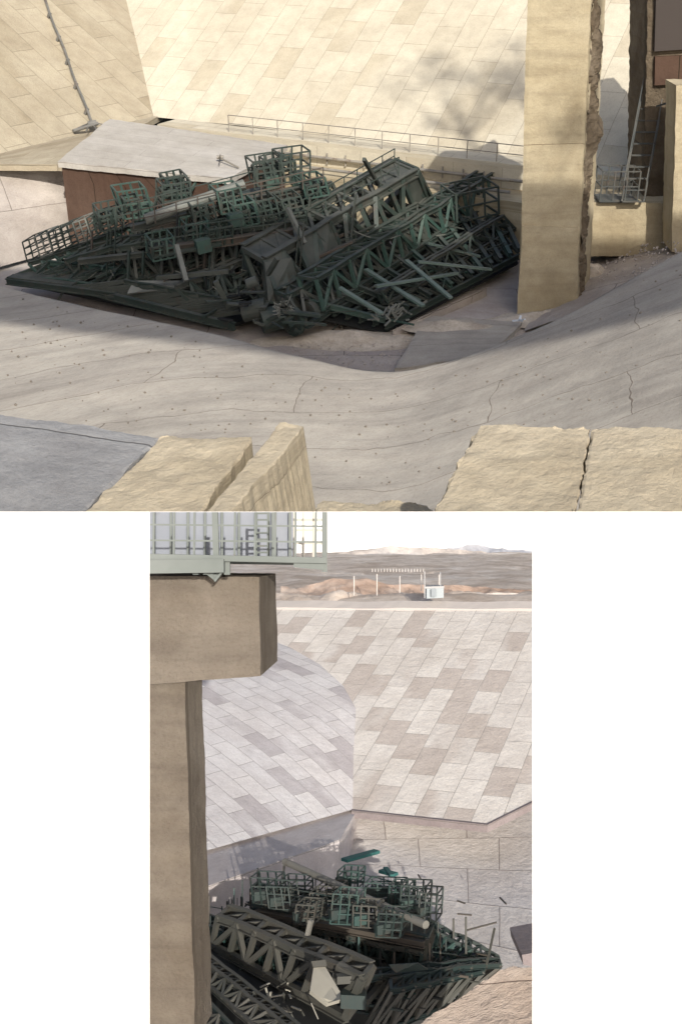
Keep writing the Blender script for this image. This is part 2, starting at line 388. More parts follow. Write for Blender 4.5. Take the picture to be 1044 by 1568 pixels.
for i in range(1500):
    px=random.gauss(590,52);py=random.uniform(705,775)
    rr=random.uniform(.02,.08)*(1 if random.random()<.93 else 2.8); p=T(px,py,-19.05); d=Vector((random.uniform(-1,1),random.uniform(-1,1),random.uniform(-.3,.3))).normalized()
    b.box(p-d*rr,p+d*rr,rr*1.6,rr*.7,0,Vector((random.random(),random.random(),1)))
for i in range(260):  # stray stones over the channel and the crest
    px,py=random.uniform(0,1044),random.uniform(470,640); rr=random.uniform(.015,.05); x=TY(px,py,40).x; yy=random.uniform(34,43.5); x=x*yy/40
    p=Vector((x,yy,zs(x)-.02*(ye-yy)+.02)); b.box(p,p+Vector((rr,rr,rr*.5)),rr*1.5,rr)
b.done('rubble',[m_rub])

# ---- the collapsed gate gantry --------------------------------------------------
RU=(.055,.046,.038)
g_dark=metal('green_paint_dark',(.022,.038,.032),(.034,.048,.040),RU,.42)
g_teal=metal('green_paint_teal',(.032,.070,.058),(.05,.088,.072),RU,.38)
g_grey=metal('bare_grey_steel',(.13,.14,.125),(.18,.19,.17),(.09,.075,.06),.4)
g_olive=metal('olive_plate',(.040,.048,.041),(.062,.070,.060),RU,.4)
g_rust=metal('rusty_steel',(.075,.062,.050),(.06,.052,.043),(.09,.06,.042),.4)
g_black=plain('shade_black',(.010,.012,.012))  # near-black for the sheets that paint in shade under the wreck
g_pale=metal('pale_green_paint',(.10,.15,.13),(.13,.18,.16),(.08,.07,.055),.4)
GM=[g_dark,g_teal,g_grey,g_olive,g_rust,g_black,g_pale]
b=Build(k=.68)
b.plate([T(12,430,-19.2),T(350,500,-19.7),T(450,470,-19.3),T(150,400,-18.4)],.1,5)  # black sheets below the trusses imitate the shade beneath
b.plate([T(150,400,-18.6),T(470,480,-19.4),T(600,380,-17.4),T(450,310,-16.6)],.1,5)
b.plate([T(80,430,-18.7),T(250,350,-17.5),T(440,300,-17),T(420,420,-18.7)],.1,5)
off1=Vector((-1.2,1.5,.2))
P,Q,R,W=b.boxtruss(T(405,400,-16.6),T(636,262,-14.3),T(445,505,-19.4),T(652,303,-16.2),off1,10,.55,.36,3,0,.05)
b.plate([P[2],P[4],Q[4],Q[2]],.05,3);b.plate([P[9],P[10],Q[10],Q[9]],.05,3);b.plate([P[0],P[1],Q[1],Q[0]],.08,3)
b.plate([P[0],P[2],R[2],R[0]],.05,3);b.plate([P[8],P[10],R[10],R[8]],.05,3)
b.rail([R[2],R[10]],.8,.09,1.1,0)
b.plate([P[10]+Vector((.1,.2,.2)),Q[10]+Vector((.6,0,-.3)),Q[10]+Vector((.2,1.5,-.3)),R[10]+Vector((0,.4,.2))],.06,0)
b.boxtruss(T(440,455,-17.8),T(655,318,-16.2),T(470,500,-19),T(690,345,-17.5),(-.6,.7,0),12,.32,.22,0,3,.06)
# gate leaf, right: long chords with closely spaced cross girders
a,bb,c,d=T(468,470,-18.6),T(748,296,-17.2),T(590,500,-19.6),T(794,392,-18.9)
for f in (0,.17,.34,.5,.67,.84,1): b.ibeam(a.lerp(c,f),bb.lerp(d,f),.26,.5,0)
n=13
for i in range(n+1):
    p=a.lerp(bb,i/n);q=c.lerp(d,i/n)
    b.ibeam(p+Z*.35,q+Z*.35,.36,.4,1 if i%3==0 else 0)
    if i<n: b.box(p+Z*.1,c.lerp(d,(i+1)/n)+Z*.1,.16,.16,3)
for p,q in(((560,412),(648,468)),((622,398),(690,456)),((575,438),(700,418)),((640,400),(752,412)),((655,372),(735,392)),((520,440),(585,480))):
    b.box(T(*p,-17.6),T(*q,-18.4),.36,.16,6)
b.plate([a-Z*.5,bb-Z*.5,d-Z*.45,c-Z*.35],.05,5)
up=Vector((-.4,.2,1.5))
b.boxtruss(a+up,bb+up,a,bb,(.9,-.5,0),13,.3,.24,0,1,.05)
b.boxtruss(T(575,448,-18.2),T(762,330,-17.4),T(585,465,-18.9),T(780,350,-18.2),(.3,-.3,.1),10,.22,.17,3,0,.06)
b.cage(T(700,340,-17.4),Vector((2.6,1.2,.2)),Vector((-.8,1.2,.3)),Vector((0,0,1.6)),.18,3,2,0,.3)
for i in range(34):
    p=T(random.gauss(600,12),random.gauss(480,7),-19); q=p+Vector((random.uniform(-.7,.7),random.uniform(-.5,.5),random.uniform(-.2,.6))); b.box(p,q,.12,.1,2)
# left low deck
b.plate([T(10,425,-18.5),T(75,400,-18.2),T(150,412,-18.2),T(110,437,-18.6)],.05,3)
b.plate([T(195,450,-18.5),T(285,440,-18.1),T(278,430,-18),T(205,430,-18)],.05,2)
b.ibeam(T(10,430,-18.7),T(180,452,-18.8),.4,.5,0);b.ibeam(T(175,455,-18.7),T(360,500,-19.3),.4,.6,0)
b.truss(T(20,424,-18.6),T(190,440,-18.6),T(75,402,-18),T(230,418,-18.1),6,.3,.24,1,0,True,.05)
b.truss(T(100,440,-18.8),T(300,485,-19.3),T(190,430,-18),T(400,470,-18.6),9,.28,.24,0,3,True,.06)
b.boxtruss(T(45,405,-18),T(250,330,-16.4),T(70,430,-18.8),T(270,365,-17.6),(.6,1,.1),11,.26,.18,0,1,.05)
# long parallel trusses
b.boxtruss(T(100,400,-17.6),T(495,292,-15),T(120,425,-18.6),T(510,330,-16.5),(.5,1.2,.2),18,.32,.2,0,3,.05)
b.boxtruss(T(180,380,-16.8),T(500,330,-15.6),T(210,430,-18.4),T(470,385,-17.2),(.5,1.1,.2),14,.36,.24,0,3,.05)
b.boxtruss(T(230,352,-16),T(480,290,-14.6),T(200,385,-17.3),T(500,315,-15.8),(.4,1.2,.2),14,.28,.18,4,0,.05)
b.boxtruss(T(270,440,-18),T(455,370,-16.8),T(300,470,-19),T(440,430,-18.3),(.3,.9,.1),9,.34,.26,3,0,.05)
b.ibeam(T(230,385,-16.6),T(470,352,-16),.7,.6,4);b.ibeam(T(120,400,-17.3),T(300,380,-16.7),.5,.4,3)
b.ibeam(T(200,350,-15.9),T(495,282,-14.4),.6,.55,3)
b.plate([T(330,300,-15.2),T(400,286,-14.9),T(430,312,-15.3),T(360,330,-15.6)],.05,0)
b.plate([T(225,375,-16.6),T(330,357,-16.2),T(340,375,-16.4),T(235,395,-16.8)],.05,0)
b.rail([T(235,382,-16.5),T(470,350,-15.9)],1.0,.1,1.2,0);b.rail([T(205,350,-15.7),T(495,282,-14.2)],.9,.09,1.2,4)
# walkway cages
o=T(42,401,-17.9); e=T(180,350,-16.6)-o
for i in range(7):
    b.cage(o+e*i/7,e/7*.97,Vector((.4,1.1,.1)),Vector((-.15,0,1.1)),.095,2,3,2 if i%3==1 else 0,.08)
for (px,py,z,wx,h) in((192,335,-15.9,1.5,1.4),(250,316,-15.4,1.5,1.1),(262,304,-15.2,1.1,1.0),(395,285,-14.4,1.5,1.3),(430,280,-14.3,1.6,1.5),(340,328,-15.3,1.2,1.2),(300,348,-15.8,1.1,1.1),(155,354,-16.4,1.2,1.1),(365,348,-15.8,1.1,1.1),(470,304,-14.9,1.2,.9),(410,266,-13.9,1.1,.6),(320,380,-16.6,1.2,1),(400,340,-15.7,1,1.1),(285,375,-16.5,1.1,1),(235,400,-17,1.1,1),(440,335,-15.6,1,1)):
    b.cage(T(px,py,z),Vector((wx,.3,.15)),Vector((-.5,1.1,.1)),Vector((-.1,0,h)),.14,3,2,1 if random.random()<.5 else 0,.2)
    b.cage(T(px,py,z)+Z*h*.2,Vector((wx*.5,.2,.1)),Vector((-.3,.7,.1)),Vector((0,0,h*.5)),.18,1,1,0,.1)
for (px,py,z) in((200,330,-15.9),(265,308,-15.3),(350,338,-15.4),(405,280,-14.3),(215,323,-15.7),(445,274,-14.2),(300,378,-16.4)):
    p=T(px,py,z); b.box(p,p+Vector((.7,.3,.1)),.8,1.0,1)
b.cyl(T(222,336,-15.4),T(374,282,-14),.29,2,14); b.cyl(T(300,318,-15),T(312,314,-14.9),.34,0,14)
b.rail([T(180,345,-16),T(390,290,-14.5)],1.0,.09,1.3,0)
b.rail([T(470,350,-16.2),T(610,268,-14.2)],1.0,.09,1.4,0)
for p,q,w,mi in((T(440,318,-14.6),T(466,372,-16.2),.3,2),(T(557,243,-12.6),T(578,280,-14.6),.26,3),(T(410,420,-16.8),T(425,395,-15.8),.3,3),(T(270,375,-16),T(285,430,-17.5),.34,2),(T(240,425,-17.6),T(350,415,-17.2),.3,3),(T(330,430,-17.2),T(350,470,-18.6),.4,3)): b.box(p,q,w,w,mi)
# crumpled machinery (hoist drums)
b.plate([T(404,402,-16.6),T(445,395,-16.6),T(462,450,-18.4),T(410,465,-18.3)],.10,3)
b.cyl(T(372,478,-18.7),T(408,470,-18.4),.5,3,16);b.cyl(T(400,492,-19),T(440,482,-18.8),.62,0,16)
b.cyl(T(446,492,-18.9),T(452,490,-18.9),.75,0,18);b.cyl(T(470,480,-18.8),T(478,477,-18.8),.6,3,18)
b.cyl(T(378,435,-17),T(394,429,-16.8),.26,3,16)
for i in range(60):
    p=T(random.uniform(350,470),random.uniform(410,500),random.uniform(-19,-18)); d=Vector((random.gauss(0,1),random.gauss(0,1),random.gauss(0,.5))); b.box(p,p+d*.8,random.uniform(.1,.6),random.uniform(.08,.2),random.choice([0,0,3,3,5]))
for i in range(40):
    b.box(T(434,470,-18)+Vector((random.gauss(0,.2),0,random.gauss(0,.15))),T(434,470,-18)+Vector((random.gauss(0,.3),0,random.gauss(0,.25))),.08,.05,2)
zone=[T(60,418,-18.3),T(400,470,-18.6),T(560,345,-16),T(250,310,-15.8)]
for i in range(380):
    s,t=random.random(),random.random(); p=bil(zone,s,t)+Z*random.uniform(-1.2,.2)
    ax=random.choice([Vector((.85,.45,.25)),Vector((.8,.5,.2)),Vector((.1,.2,1)),Vector((-.3,.9,.1)),Vector((.85,.45,.25)),Vector((random.gauss(0,1),random.gauss(0,1),random.gauss(0,.6)))]).normalized()
    b.box(p,p+ax*random.uniform(.6,2.8),random.choice([.07,.1,.14,.18]),None,random.choice([0,0,0,0,1,3,3,4,5,0]))
z2=[T(470,480,-18.9),T(620,490,-19.3),T(790,385,-18.6),T(700,315,-17)]
for i in range(50):
    p=bil(z2,random.random(),random.random())+Z*random.uniform(-.3,.3)
    ax=random.choice([Vector((.8,.6,.15)),Vector((.9,-.3,-.1)),Vector((random.gauss(0,1),random.gauss(0,1),random.gauss(0,.5)))]).normalized()
    b.box(p,p+ax*random.uniform(.5,2.2),random.choice([.06,.09,.13]),None,random.choice([0,0,0,0,3,1,2]))
for i in range(34):
    p=bil(zone,random.random(),random.random())+Z*.3; q=p+Vector((random.uniform(1,5),random.uniform(-1,2),random.uniform(-.3,.8))); prev=p
    for k in range(1,8):
        f=k/7; c=p.lerp(q,f)-Z*.7*math.sin(f*math.pi); b.box(prev,c,.06,.06,random.choice([2,0])); prev=c
b.box(T(655,293,-19.6),T(685,292,-19.6),.8,.2,1)
b.done('collapsed_spillway_gate',GM)
b=Build()
for px,py in((878,450),(795,490),(872,446),(884,452)):
    p=T(px,py,-19.3)
    for i in range(5): b.box(p,p+Vector((random.gauss(0,.2),random.gauss(0,.2),random.gauss(0,.15))),.11,.06)
b.done('scattered_litter',[plain('pale_plastic',(.6,.65,.7))])
b=Build()
for i in range(500):
    px,py=random.uniform(440,790),random.uniform(485,560); rr=random.uniform(.02,.08); p=T(px,py,-19.9); b.box(p,p+Vector((rr,rr*random.uniform(-1,1),rr*.3)),rr,rr*.6)
for i in range(160):
    px,py=random.uniform(890,1044),random.uniform(370,430); rr=random.uniform(.03,.09); p=TP(px,py,rb[0],(rb[1]-rb[0]).cross(rb[3]-rb[0])); b.box(p,p+Vector((rr,rr,rr)),rr,rr)
b.done('gravel',[m_pit])
# sand drifts on the pit floor and at the foot of the pier
m_sand=soil('sand',(.36,.31,.25),(.44,.39,.32),(.50,.45,.38),.8)
def mound(name,c,rx,ry,h,seed):
    V=[];Fc=[];n=36;m=16
    for j in range(m+1):
        r_=j/m
        for i in range(n):
            a_=2*math.pi*i/n; k_=1+.3*noise.noise(Vector((math.cos(a_)*1.3,math.sin(a_)*1.3,seed)))
            x=c.x+math.cos(a_)*rx*r_*k_; y=c.y+math.sin(a_)*ry*r_*k_
            z=c.z+h*(math.exp(-3*r_*r_)-.06)*(1+.35*noise.fractal(Vector((x*1.5,y*1.5,seed)),.8,2.1,5))
            V.append((x,y,z))
    for j in range(m):
        for i in range(n): Fc.append((j*n+i,j*n+(i+1)%n,(j+1)*n+(i+1)%n,(j+1)*n+i))
    me=bpy.data.meshes.new(name);me.from_pydata(V,[],Fc)
    for p in me.polygons:p.use_smooth=True
    link(name,me,[m_sand])
mound('sand_drift',T(530,520,-20),4.5,1.6,.5,1);mound('sand_drift',T(830,490,-19.9),3,1.2,.5,2);mound('sand_drift',T(900,430,-19.4),3,2.2,1.0,3);mound('sand_drift',T(690,500,-19.75),2.6,1.2,.35,4)

# added unseen slab overhead, sized along the sun rays so its shadow covers the pit
def over(y,z,zt=25): return y+(zt-z)*SUN.y/SUN.z
yf=over(50,-9.6); yn=over(45.2,-18.5)
grid('shade_deck',[(-130,yn,25),(130,yn,25),(130,yf,25),(-130,yf,25)],20,6,m_pier,.1,.2,skirt=(0,0,1.2),edge=.4)
# unseen trees added along the sun rays: dappled shade on slope and pier
leafm=metal('foliage',(.05,.08,.03),(.07,.10,.04),(.04,.05,.02),.3,dust=0)
bark=plain('bark',(.12,.09,.06))
ns_=dm.cross(um3).normalized()
def tree(target,rad,n,seed):
    random.seed(seed)
    c=target+SUN*((40-target.z)/SUN.z); b=Build()
    base=Vector((c.x+1,c.y,26.2)); b.cyl(base,Vector((c.x,c.y,36)),.4,1,8,.22)
    cl=[]
    for i in range(n):
        d=Vector((random.gauss(0,1),random.gauss(0,1),random.gauss(0,.7))).normalized()*rad*random.uniform(.4,1); q=c+d; b.cyl(Vector((c.x,c.y,35)),q,.12,1,5,.03); cl.append((q,random.uniform(.5,1.5)))
    for q,rr in cl:
        for k in range(100):
            p=q+Vector((random.gauss(0,rr),random.gauss(0,rr),random.gauss(0,rr*.7))); u=Vector((random.gauss(0,1),random.gauss(0,1),random.gauss(0,1))).normalized()*.16; v=u.orthogonal().normalized()*.09
            k0=len(b.V); b.V+=[p-u,p+v,p+u,p-v]; b.Fc.append((k0,k0+1,k0+2,k0+3)); b.M.append(0)
    b.done('tree',[leafm,bark])
tree(TP(690,150,pA,ns_),5.0,12,1); tree(TP(770,90,pA,ns_),3.6,7,2); tree(TY(850,215,yP),2.6,4,3)
random.seed(21)

# =============================== SCALE MODEL VALLEY ================================
q1=concrete('model_slope_slabs',(.80,.76,.71),(.71,.67,.63),(.44,.41,.38),.36,.215,.004,(.86,.84,.82),sc=6,bump=.3,dark=(.84,.80,.78),darkamt=.15,off=.5,dsc=.3)
q2=concrete('model_side_slabs',(.74,.72,.72),(.66,.64,.65),(.40,.38,.38),.33,.165,.004,(.9,.88,.87),sc=8,bump=.3,dark=(.80,.78,.79),darkamt=.12,dsc=.3)
q3=concrete('model_bank_slabs',(.66,.63,.61),(.60,.57,.56),(.36,.33,.32),.62,.42,.006,(.84,.82,.80),sc=7,bump=.4)
q4=concrete('model_wall',(.66,.61,.60),(.60,.56,.55),(.4,.38,.36),5,5,.004,(.8,.78,.78),sc=8,bump=.3)
q5=concrete('model_pier_concrete',(.23,.20,.165),(.21,.18,.15),(.08,.06,.05),3.9,3.5,.002,(.58,.54,.49),sc=9,bump=.7,off=0,streak=.5)  # albedo lowered to put the shade on pier and crosshead into the colour
q6=concrete('model_rubble_block',(.52,.45,.40),(.46,.40,.35),(.2,.16,.14),.9,.35,.004,(.75,.7,.66),sc=9,bump=.8)
za=-2.0
LA=L(540,1240,za);LB=L(745,1262,za);LC=L(270,1316,za)
d1=(LB-LA).normalized();u1=Vector((-d1.y,d1.x,0));u13=(u1+Z*.45).normalized();n1=d1.cross(u13).normalized()
d2=(LA-LC).normalized();u2=Vector((-d2.y,d2.x,0));u23=(u2+Z*.42).normalized();n2=d2.cross(u23).normalized()
cre=[(540,1240),(541,1160),(545,1085),(525,1050),(490,1018),(445,992),(395,972)]
rp=[LP(a,c,LA,n1) for a,c in [(540,1240),(745,1262),(860,1205),(860,932),(600,929),(380,926),(380,966)]+cre[::-1][:-1]]
poly('spillway_slope_model',rp,q1,u13,d1,True)
V=[];U=[];Fc=[]
rows=[LP(a,c,LA,n1) for a,c in cre]
lefts=[LP(270,y,LC,n2) for y in(1316,1240,1160,1120,1080,1040,1000)]
NXL=12
for a,c in zip(lefts,rows):
    for i in range(NXL+1): p=a.lerp(c,i/NXL); V.append(l2w(p)); U.append((p.dot(u23),p.dot(d2)))
for j in range(len(rows)-1):
    for i in range(NXL): k=j*(NXL+1)+i; Fc.append((k,k+1,k+NXL+2,k+NXL+1))
me=bpy.data.meshes.new('side');me.from_pydata([tuple(v) for v in V],[],Fc);uvl=me.uv_layers.new(name='UVMap')
for lp in me.loops: uvl.data[lp.index].uv=U[lp.vertex_index]
for p in me.polygons: p.use_smooth=True
link('spillway_side_slope_model',me,[q2])
q7=concrete('model_kerb_concrete',(.30,.26,.26),(.28,.24,.24),(.2,.18,.17),5,5,.004,(.8,.78,.78),sc=8,bump=.3)
o=Vector((0,-.03,0))
for s0,s1 in (((538,1240),(745,1262)),((745,1262),(860,1205))):
    a=LP(*s0,LA,n1);c=LP(*s1,LA,n1)
    grid('slope_kerb',[a+o,c+o,c+Z*.004,a+Z*.004],20,1,q7,0,skirt=(0,0,-.055),low=True)
grid('apron_model',[L(270,1374,-2.04),L(520,1286,-2.04),L(552,1232,-2.02),L(270,1300,-2.02)],20,6,q4,.003,2,skirt=(0,0,-.6),edge=.003,low=True)
grid('pit_floor_model',[(-3,3.5,-2.62),(4,3.5,-2.62),(4,9,-2.62),(-3,9,-2.62)],20,20,q3,.01,2,low=True)
grid('pit_bank_model',[L(560,1450,-2.62),L(880,1560,-2.62),L(880,1215,-2.04),L(505,1238,-2.05)],40,30,q3,.008,1.5,low=True)
grid('foreground_block_model',[L(600,1600,-1.95),L(860,1600,-1.95),L(860,1474,-1.72),L(768,1484,-1.72)],50,40,q6,.02,4,skirt=(0,0,-.25),edge=.010,low=True)
grid('coping_stone',[LY(801,1478,4.2),LY(840,1486,4.2),LY(840,1455,4.2),LY(799,1463,4.2)],6,3,q7,.003,3,skirt=(0,.3,0),low=True)
s1=soil('dry_plain',(.52,.42,.34),(.72,.62,.53),(.86,.78,.70),2.6)
s2=soil('red_earth',(.50,.34,.25),(.62,.46,.36),(.72,.59,.49),2.6)
s3=soil('far_hills',(.60,.52,.46),(.78,.69,.61),(.86,.79,.72),1.6)  # pale tones carry the horizon haze in the colour
s4=soil('blue_hill',(.42,.43,.47),(.47,.48,.52),(.54,.54,.57),1.2)  # bluish pale tint paints in distance haze
asph=plain('track',(.5,.46,.43))
rim=[LP(px,929,LA,n1) for px in(330,600,870)]
V=[];Fc=[];NXp,NYp=80,60
for j in range(NYp+1):
    t=j/NYp
    for i in range(NXp+1):
        s=i/NXp
        r0=rim[0].lerp(rim[1],s*2) if s<.5 else rim[1].lerp(rim[2],s*2-1)
        far=LY(200+700*s,846,29.5)
        p=r0.lerp(far,t**1.3)
        h=.10*frac(Vector((p.x*.9,p.y*.35,0)),1)*min(1,t*6)
        bank=.12*math.exp(-((t-.10)/.03)**2)*(1 if s>.25 else .3)
        V.append(l2w(p+Z*(h*.55+bank*.6)))
for j in range(NYp):
    for i in range(NXp): k=j*(NXp+1)+i; Fc.append((k,k+1,k+NXp+2,k+NXp+1))
me=bpy.data.meshes.new('plain');me.from_pydata([tuple(v) for v in V],[],Fc)
for p in me.polygons: p.use_smooth=True
link('dry_plain',me,[s1])
grid('dirt_road',[LP(330,933,LA,n1)+Z*.02,LP(870,936,LA,n1)+Z*.02,LP(870,928,LA,n1)+Z*.04,LP(330,925,LA,n1)+Z*.04],60,2,asph,.01,2,skirt=(0,0,-.05),low=True)
def ridge(name,x0,x1,y,prof,mat,depth,base,rg=1.6):
    V=[];Fc=[];n=160
    for i in range(n+1):
        px=x0+(x1-x0)*i/n
        for a,c in zip(prof[:-1],prof[1:]):
            if a[0]<=px<=c[0]:
                t=(px-a[0])/(c[0]-a[0]); t=t*t*(3-2*t); py=a[1]*(1-t)+c[1]*t; break
        py+=rg*noise.fractal(Vector((px*.05,y,0)),.8,2.2,5)
        top=LY(px,py,y)
        for k in range(9):
            f=k/8; q=top.lerp(LY(px,base,y-depth),f**1.2); q=q+Z*.12*frac(Vector((q.x*2,q.y*1.4,0)),1)*math.sin(f*math.pi)
            V.append(l2w(q))
    for i in range(n):
        for k in range(8): a=i*9+k; Fc.append((a,a+1,a+10,a+9))
    me=bpy.data.meshes.new(name);me.from_pydata([tuple(v) for v in V],[],Fc)
    for p in me.polygons:p.use_smooth=True
    link(name,me,[mat])
ridge('hazy_hills',600,860,29.6,[(600,850),(690,839),(725,833),(760,840),(800,842),(860,848)],s4,.6,862)
ridge('desert_hills',380,860,28.5,[(380,858),(495,850),(560,841),(600,837),(650,838),(700,842),(780,848),(860,846)],s3,1.2,868,2.2)
ridge('desert_foothills',380,860,24,[(380,872),(450,864),(560,860),(620,864),(700,858),(780,866),(860,862)],s3,1.2,884,2.0)
ridge('desert_foothills',380,860,19,[(380,884),(480,876),(600,880),(680,874),(760,882),(860,878)],s1,1.5,896,2.0)
ridge('red_embankment',430,860,13.5,[(430,905),(520,886),(560,886),(600,895),(700,896),(780,902),(860,905)],s2,.6,912)
ridge('soil_mound',380,860,12.6,[(380,905),(470,912),(600,916),(700,908),(760,908),(860,912)],s1,.5,926)
b=Build(True)
for px,t,bo in((542,882,912),(577,879,912),(612,882,908),(645,880,905),(672,880,900)):
    b.cyl(LY(px,bo,12.0),LY(px,t,12.0),.006,0,6)
for i in range(18):
    px=570+i*4.6; b.box(LY(px,876,17),LY(px,871,17),.010,.010)
b.done('marker_posts',[plain('white_paint',(.6,.57,.53))])
b=Build(True)
b.plate([LY(652,916,11.3),LY(678,915,11.3),LY(678,899,11.3),LY(652,900,11.3)],.09,0)
b.plate([LY(650,900,11.2),LY(680,899,11.2),LY(678,897,11.6),LY(652,897,11.6)],.01,1)
b.cyl(LY(650,916,11.2),LY(650,875,11.2),.006,1,6);b.cyl(LY(674,897,11.2),LY(674,876,11.2),.006,1,6)
b.plate([LY(660,914,11.17),LY(668,914,11.17),LY(668,902,11.17),LY(660,902,11.17)],.005,2)
b.done('guard_booth',[plain('booth_white',(.36,.40,.42)),plain('booth_trim',(.4,.4,.4)),plain('booth_door',(.26,.29,.31))])
# left pier, cross head and footbridge
yp=4.0
grid('concrete_pier_model',[LY(200,1600,yp),LY(299,1600,yp),LY(283,1040,yp),LY(200,1040,yp)],14,70,q5,.006,2,skirt=(.03,.25,0),edge=.004,low=True)
grid('pier_crosshead',[LY(200,1050,yp-.15),LY(400,1036,yp-.15),LY(396,884,yp-.15),LY(200,882,yp-.15)],30,24,q5,.004,3,skirt=(.03,.5,0),edge=.003,low=True,uo=1.3)
st1=metal('grey_green_steel',(.12,.14,.13),(.17,.19,.18),(.14,.1,.07),.35,sc=5)
st2=metal('sheet_metal',(.20,.22,.26),(.24,.26,.30),(.18,.19,.21),.4,sc=5)
b=Build(True); yb=3.7
def W_(px,py,y=yb): return LY(px,py,y)
b.box(W_(200,868),W_(345,866),.1,.045,0); b.ibeam(W_(322,884),W_(336,866),.05,.05,0)
b.box(W_(200,852),W_(500,858),.06,.02,0);b.box(W_(200,857,4.1),W_(500,862,4.1),.03,.02,0)
b.plate([W_(200,855),W_(500,860),W_(496,856,4.4),W_(200,852,4.4)],.006,0)
b.box(W_(497,876),W_(497,775),.018,.018,0);b.box(W_(332,884),W_(329,775),.02,.02,0)
b.box(W_(450,862),W_(497,866),.03,.03,0)
for py in(806,830): b.box(W_(200,py-3),W_(497,py),.006,.006,0)
for px in list(range(204,500,31)): b.box(W_(px,857),W_(px+1,775),.007,.007,0)
for px in range(300,350,16): b.box(W_(px,880),W_(px,852),.02,.02,0)
b.plate([W_(200,850,4.3),W_(449,852,4.3),W_(449,770,4.3),W_(200,770,4.3)],.01,1)
for px in range(210,450,26): b.box(W_(px,852,4.26),W_(px,770,4.26),.010,.010,0)
for px in(392,411): b.box(W_(px,857,3.9),W_(px,770,3.9),.010,.010,0)
for py in range(786,856,10): b.box(W_(392,py,3.9),W_(411,py,3.9),.007,.007,0)
for py in(796,812,832): b.box(W_(449,py,4.3),W_(497,py,4.3),.010,.010,2)
for px in(450,464,480): b.box(W_(px,860,4.3),W_(px,775,4.3),.010,.010,2)
b.done('steel_footbridge',[st1,st2,plain('cream_rail',(.5,.48,.42))])
# wreck, second view
b=Build(True,k=.68)
b.plate([L(300,1420,-2.3),L(330,1600,-2.42),L(700,1560,-2.4),L(660,1430,-2.25)],.01,5)  # black sheets stand for the dark shade under the model wreck
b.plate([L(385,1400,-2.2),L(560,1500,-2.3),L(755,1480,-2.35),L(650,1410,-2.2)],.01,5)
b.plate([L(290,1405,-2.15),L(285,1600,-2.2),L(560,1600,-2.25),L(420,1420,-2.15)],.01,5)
P,Q,R,W=b.boxtruss(L(388,1388,-2.0),L(655,1438,-1.98),L(395,1420,-2.15),L(650,1475,-2.14),(.04,.16,.0),16,.032,.022,0,3,.006)
b.ibeam(L(392,1398,-2.02),L(650,1447,-2.0),.06,.05,4)
b.plate([P[0],P[16],R[16],R[0]],.004,4)
b.boxtruss(L(384,1365,-1.98),L(640,1400,-1.96),L(384,1392,-2.08),L(640,1430,-2.06),(.03,.12,0),16,.022,.015,0,4,.006)
b.boxtruss(L(400,1408,-2.08),L(645,1460,-2.06),L(410,1440,-2.2),L(640,1490,-2.2),(.03,.08,0),12,.03,.022,3,0,.006)
b.cyl(L(436,1320,-1.9),L(652,1417,-1.88),.021,2,14);b.box(L(436,1320,-1.9),L(432,1350,-2.0),.02,.02,2)
for (px,py,z,wx,h) in((388,1385,-1.97,.14,.15),(412,1392,-1.97,.12,.12),(505,1415,-1.96,.13,.15),(540,1420,-1.96,.12,.11),(612,1400,-1.93,.13,.15),(640,1410,-1.93,.09,.14),(515,1360,-1.98,.12,.1),(560,1375,-1.97,.2,.08),(470,1400,-1.98,.14,.11),(430,1375,-2.0,.14,.1),(575,1435,-1.97,.12,.12),(450,1415,-1.98,.1,.1),(595,1385,-1.95,.1,.1),(490,1380,-1.98,.12,.08)):
    b.cage(L(px,py,z),Vector((wx,-.02,0)),Vector((.04,.12,0)),Vector((0,0,h)),.011,3,3,random.choice([1,0,3,0]),.15)
    p=L(px,py,z);b.box(p+Z*h*.3,p+Z*h*.3+Vector((wx*.6,.03,0)),.06,.07,random.choice([0,1]))
b.rail([L(395,1375,-1.95),L(500,1395,-1.95),L(650,1430,-1.93)],.08,.009,.08,0)
b.rail([L(530,1355,-1.97),L(610,1375,-1.97),L(655,1395,-1.97)],.08,.009,.06,1)
P,Q,R,W=b.boxtruss(L(335,1405,-1.98),L(555,1500,-1.95),L(325,1450,-2.15),L(530,1560,-2.15),(.05,.1,.02),7,.05,.036,3,3,.006)
b.boxtruss(L(292,1408,-2.1),L(440,1480,-2.1),L(292,1430,-2.2),L(430,1520,-2.25),(.05,.1,0),9,.026,.02,0,1,.01)
b.boxtruss(L(290,1455,-2.1),L(470,1600,-2.05),L(285,1480,-2.15),L(430,1610,-2.1),(.03,.05,0),14,.028,.02,3,3,.004)
b.truss(L(285,1500,-2.15),L(400,1620,-2.1),L(285,1530,-2.2),L(350,1620,-2.2),6,.025,.016,0,3)
b.boxtruss(L(555,1500,-2.05),L(765,1478,-2.25),L(560,1545,-2.25),L(740,1510,-2.38),(0,.08,0),9,.03,.022,0,3,.008)
b.boxtruss(L(655,1420,-2.1),L(765,1478,-2.28),L(640,1462,-2.2),L(735,1492,-2.38),(0,.08,.02),8,.022,.016,0,1,.008)
b.boxtruss(L(600,1520,-2.1),L(740,1490,-2.25),L(560,1590,-2.3),L(700,1535,-2.4),(0,.08,.02),8,.028,.022,0,3,.008)
b.plate([L(595,1478,-2.02),L(640,1475,-2.02),L(655,1485,-2.08),L(605,1490,-2.06)],.004,0)
b.box(L(745,1478,-2.2),L(757,1422,-2.0),.014,.014,3);b.box(L(600,1490,-2.1),L(560,1535,-2.15),.04,.04,3)
b.box(L(466,1455,-2.0),L(476,1410,-1.85),.03,.03,2)
cr=6
b.plate([L(480,1480,-1.92),L(494,1478,-1.92),L(520,1522,-2.0),L(520,1534,-2.0),L(500,1540,-2.03),L(474,1520,-1.99)],.012,cr)
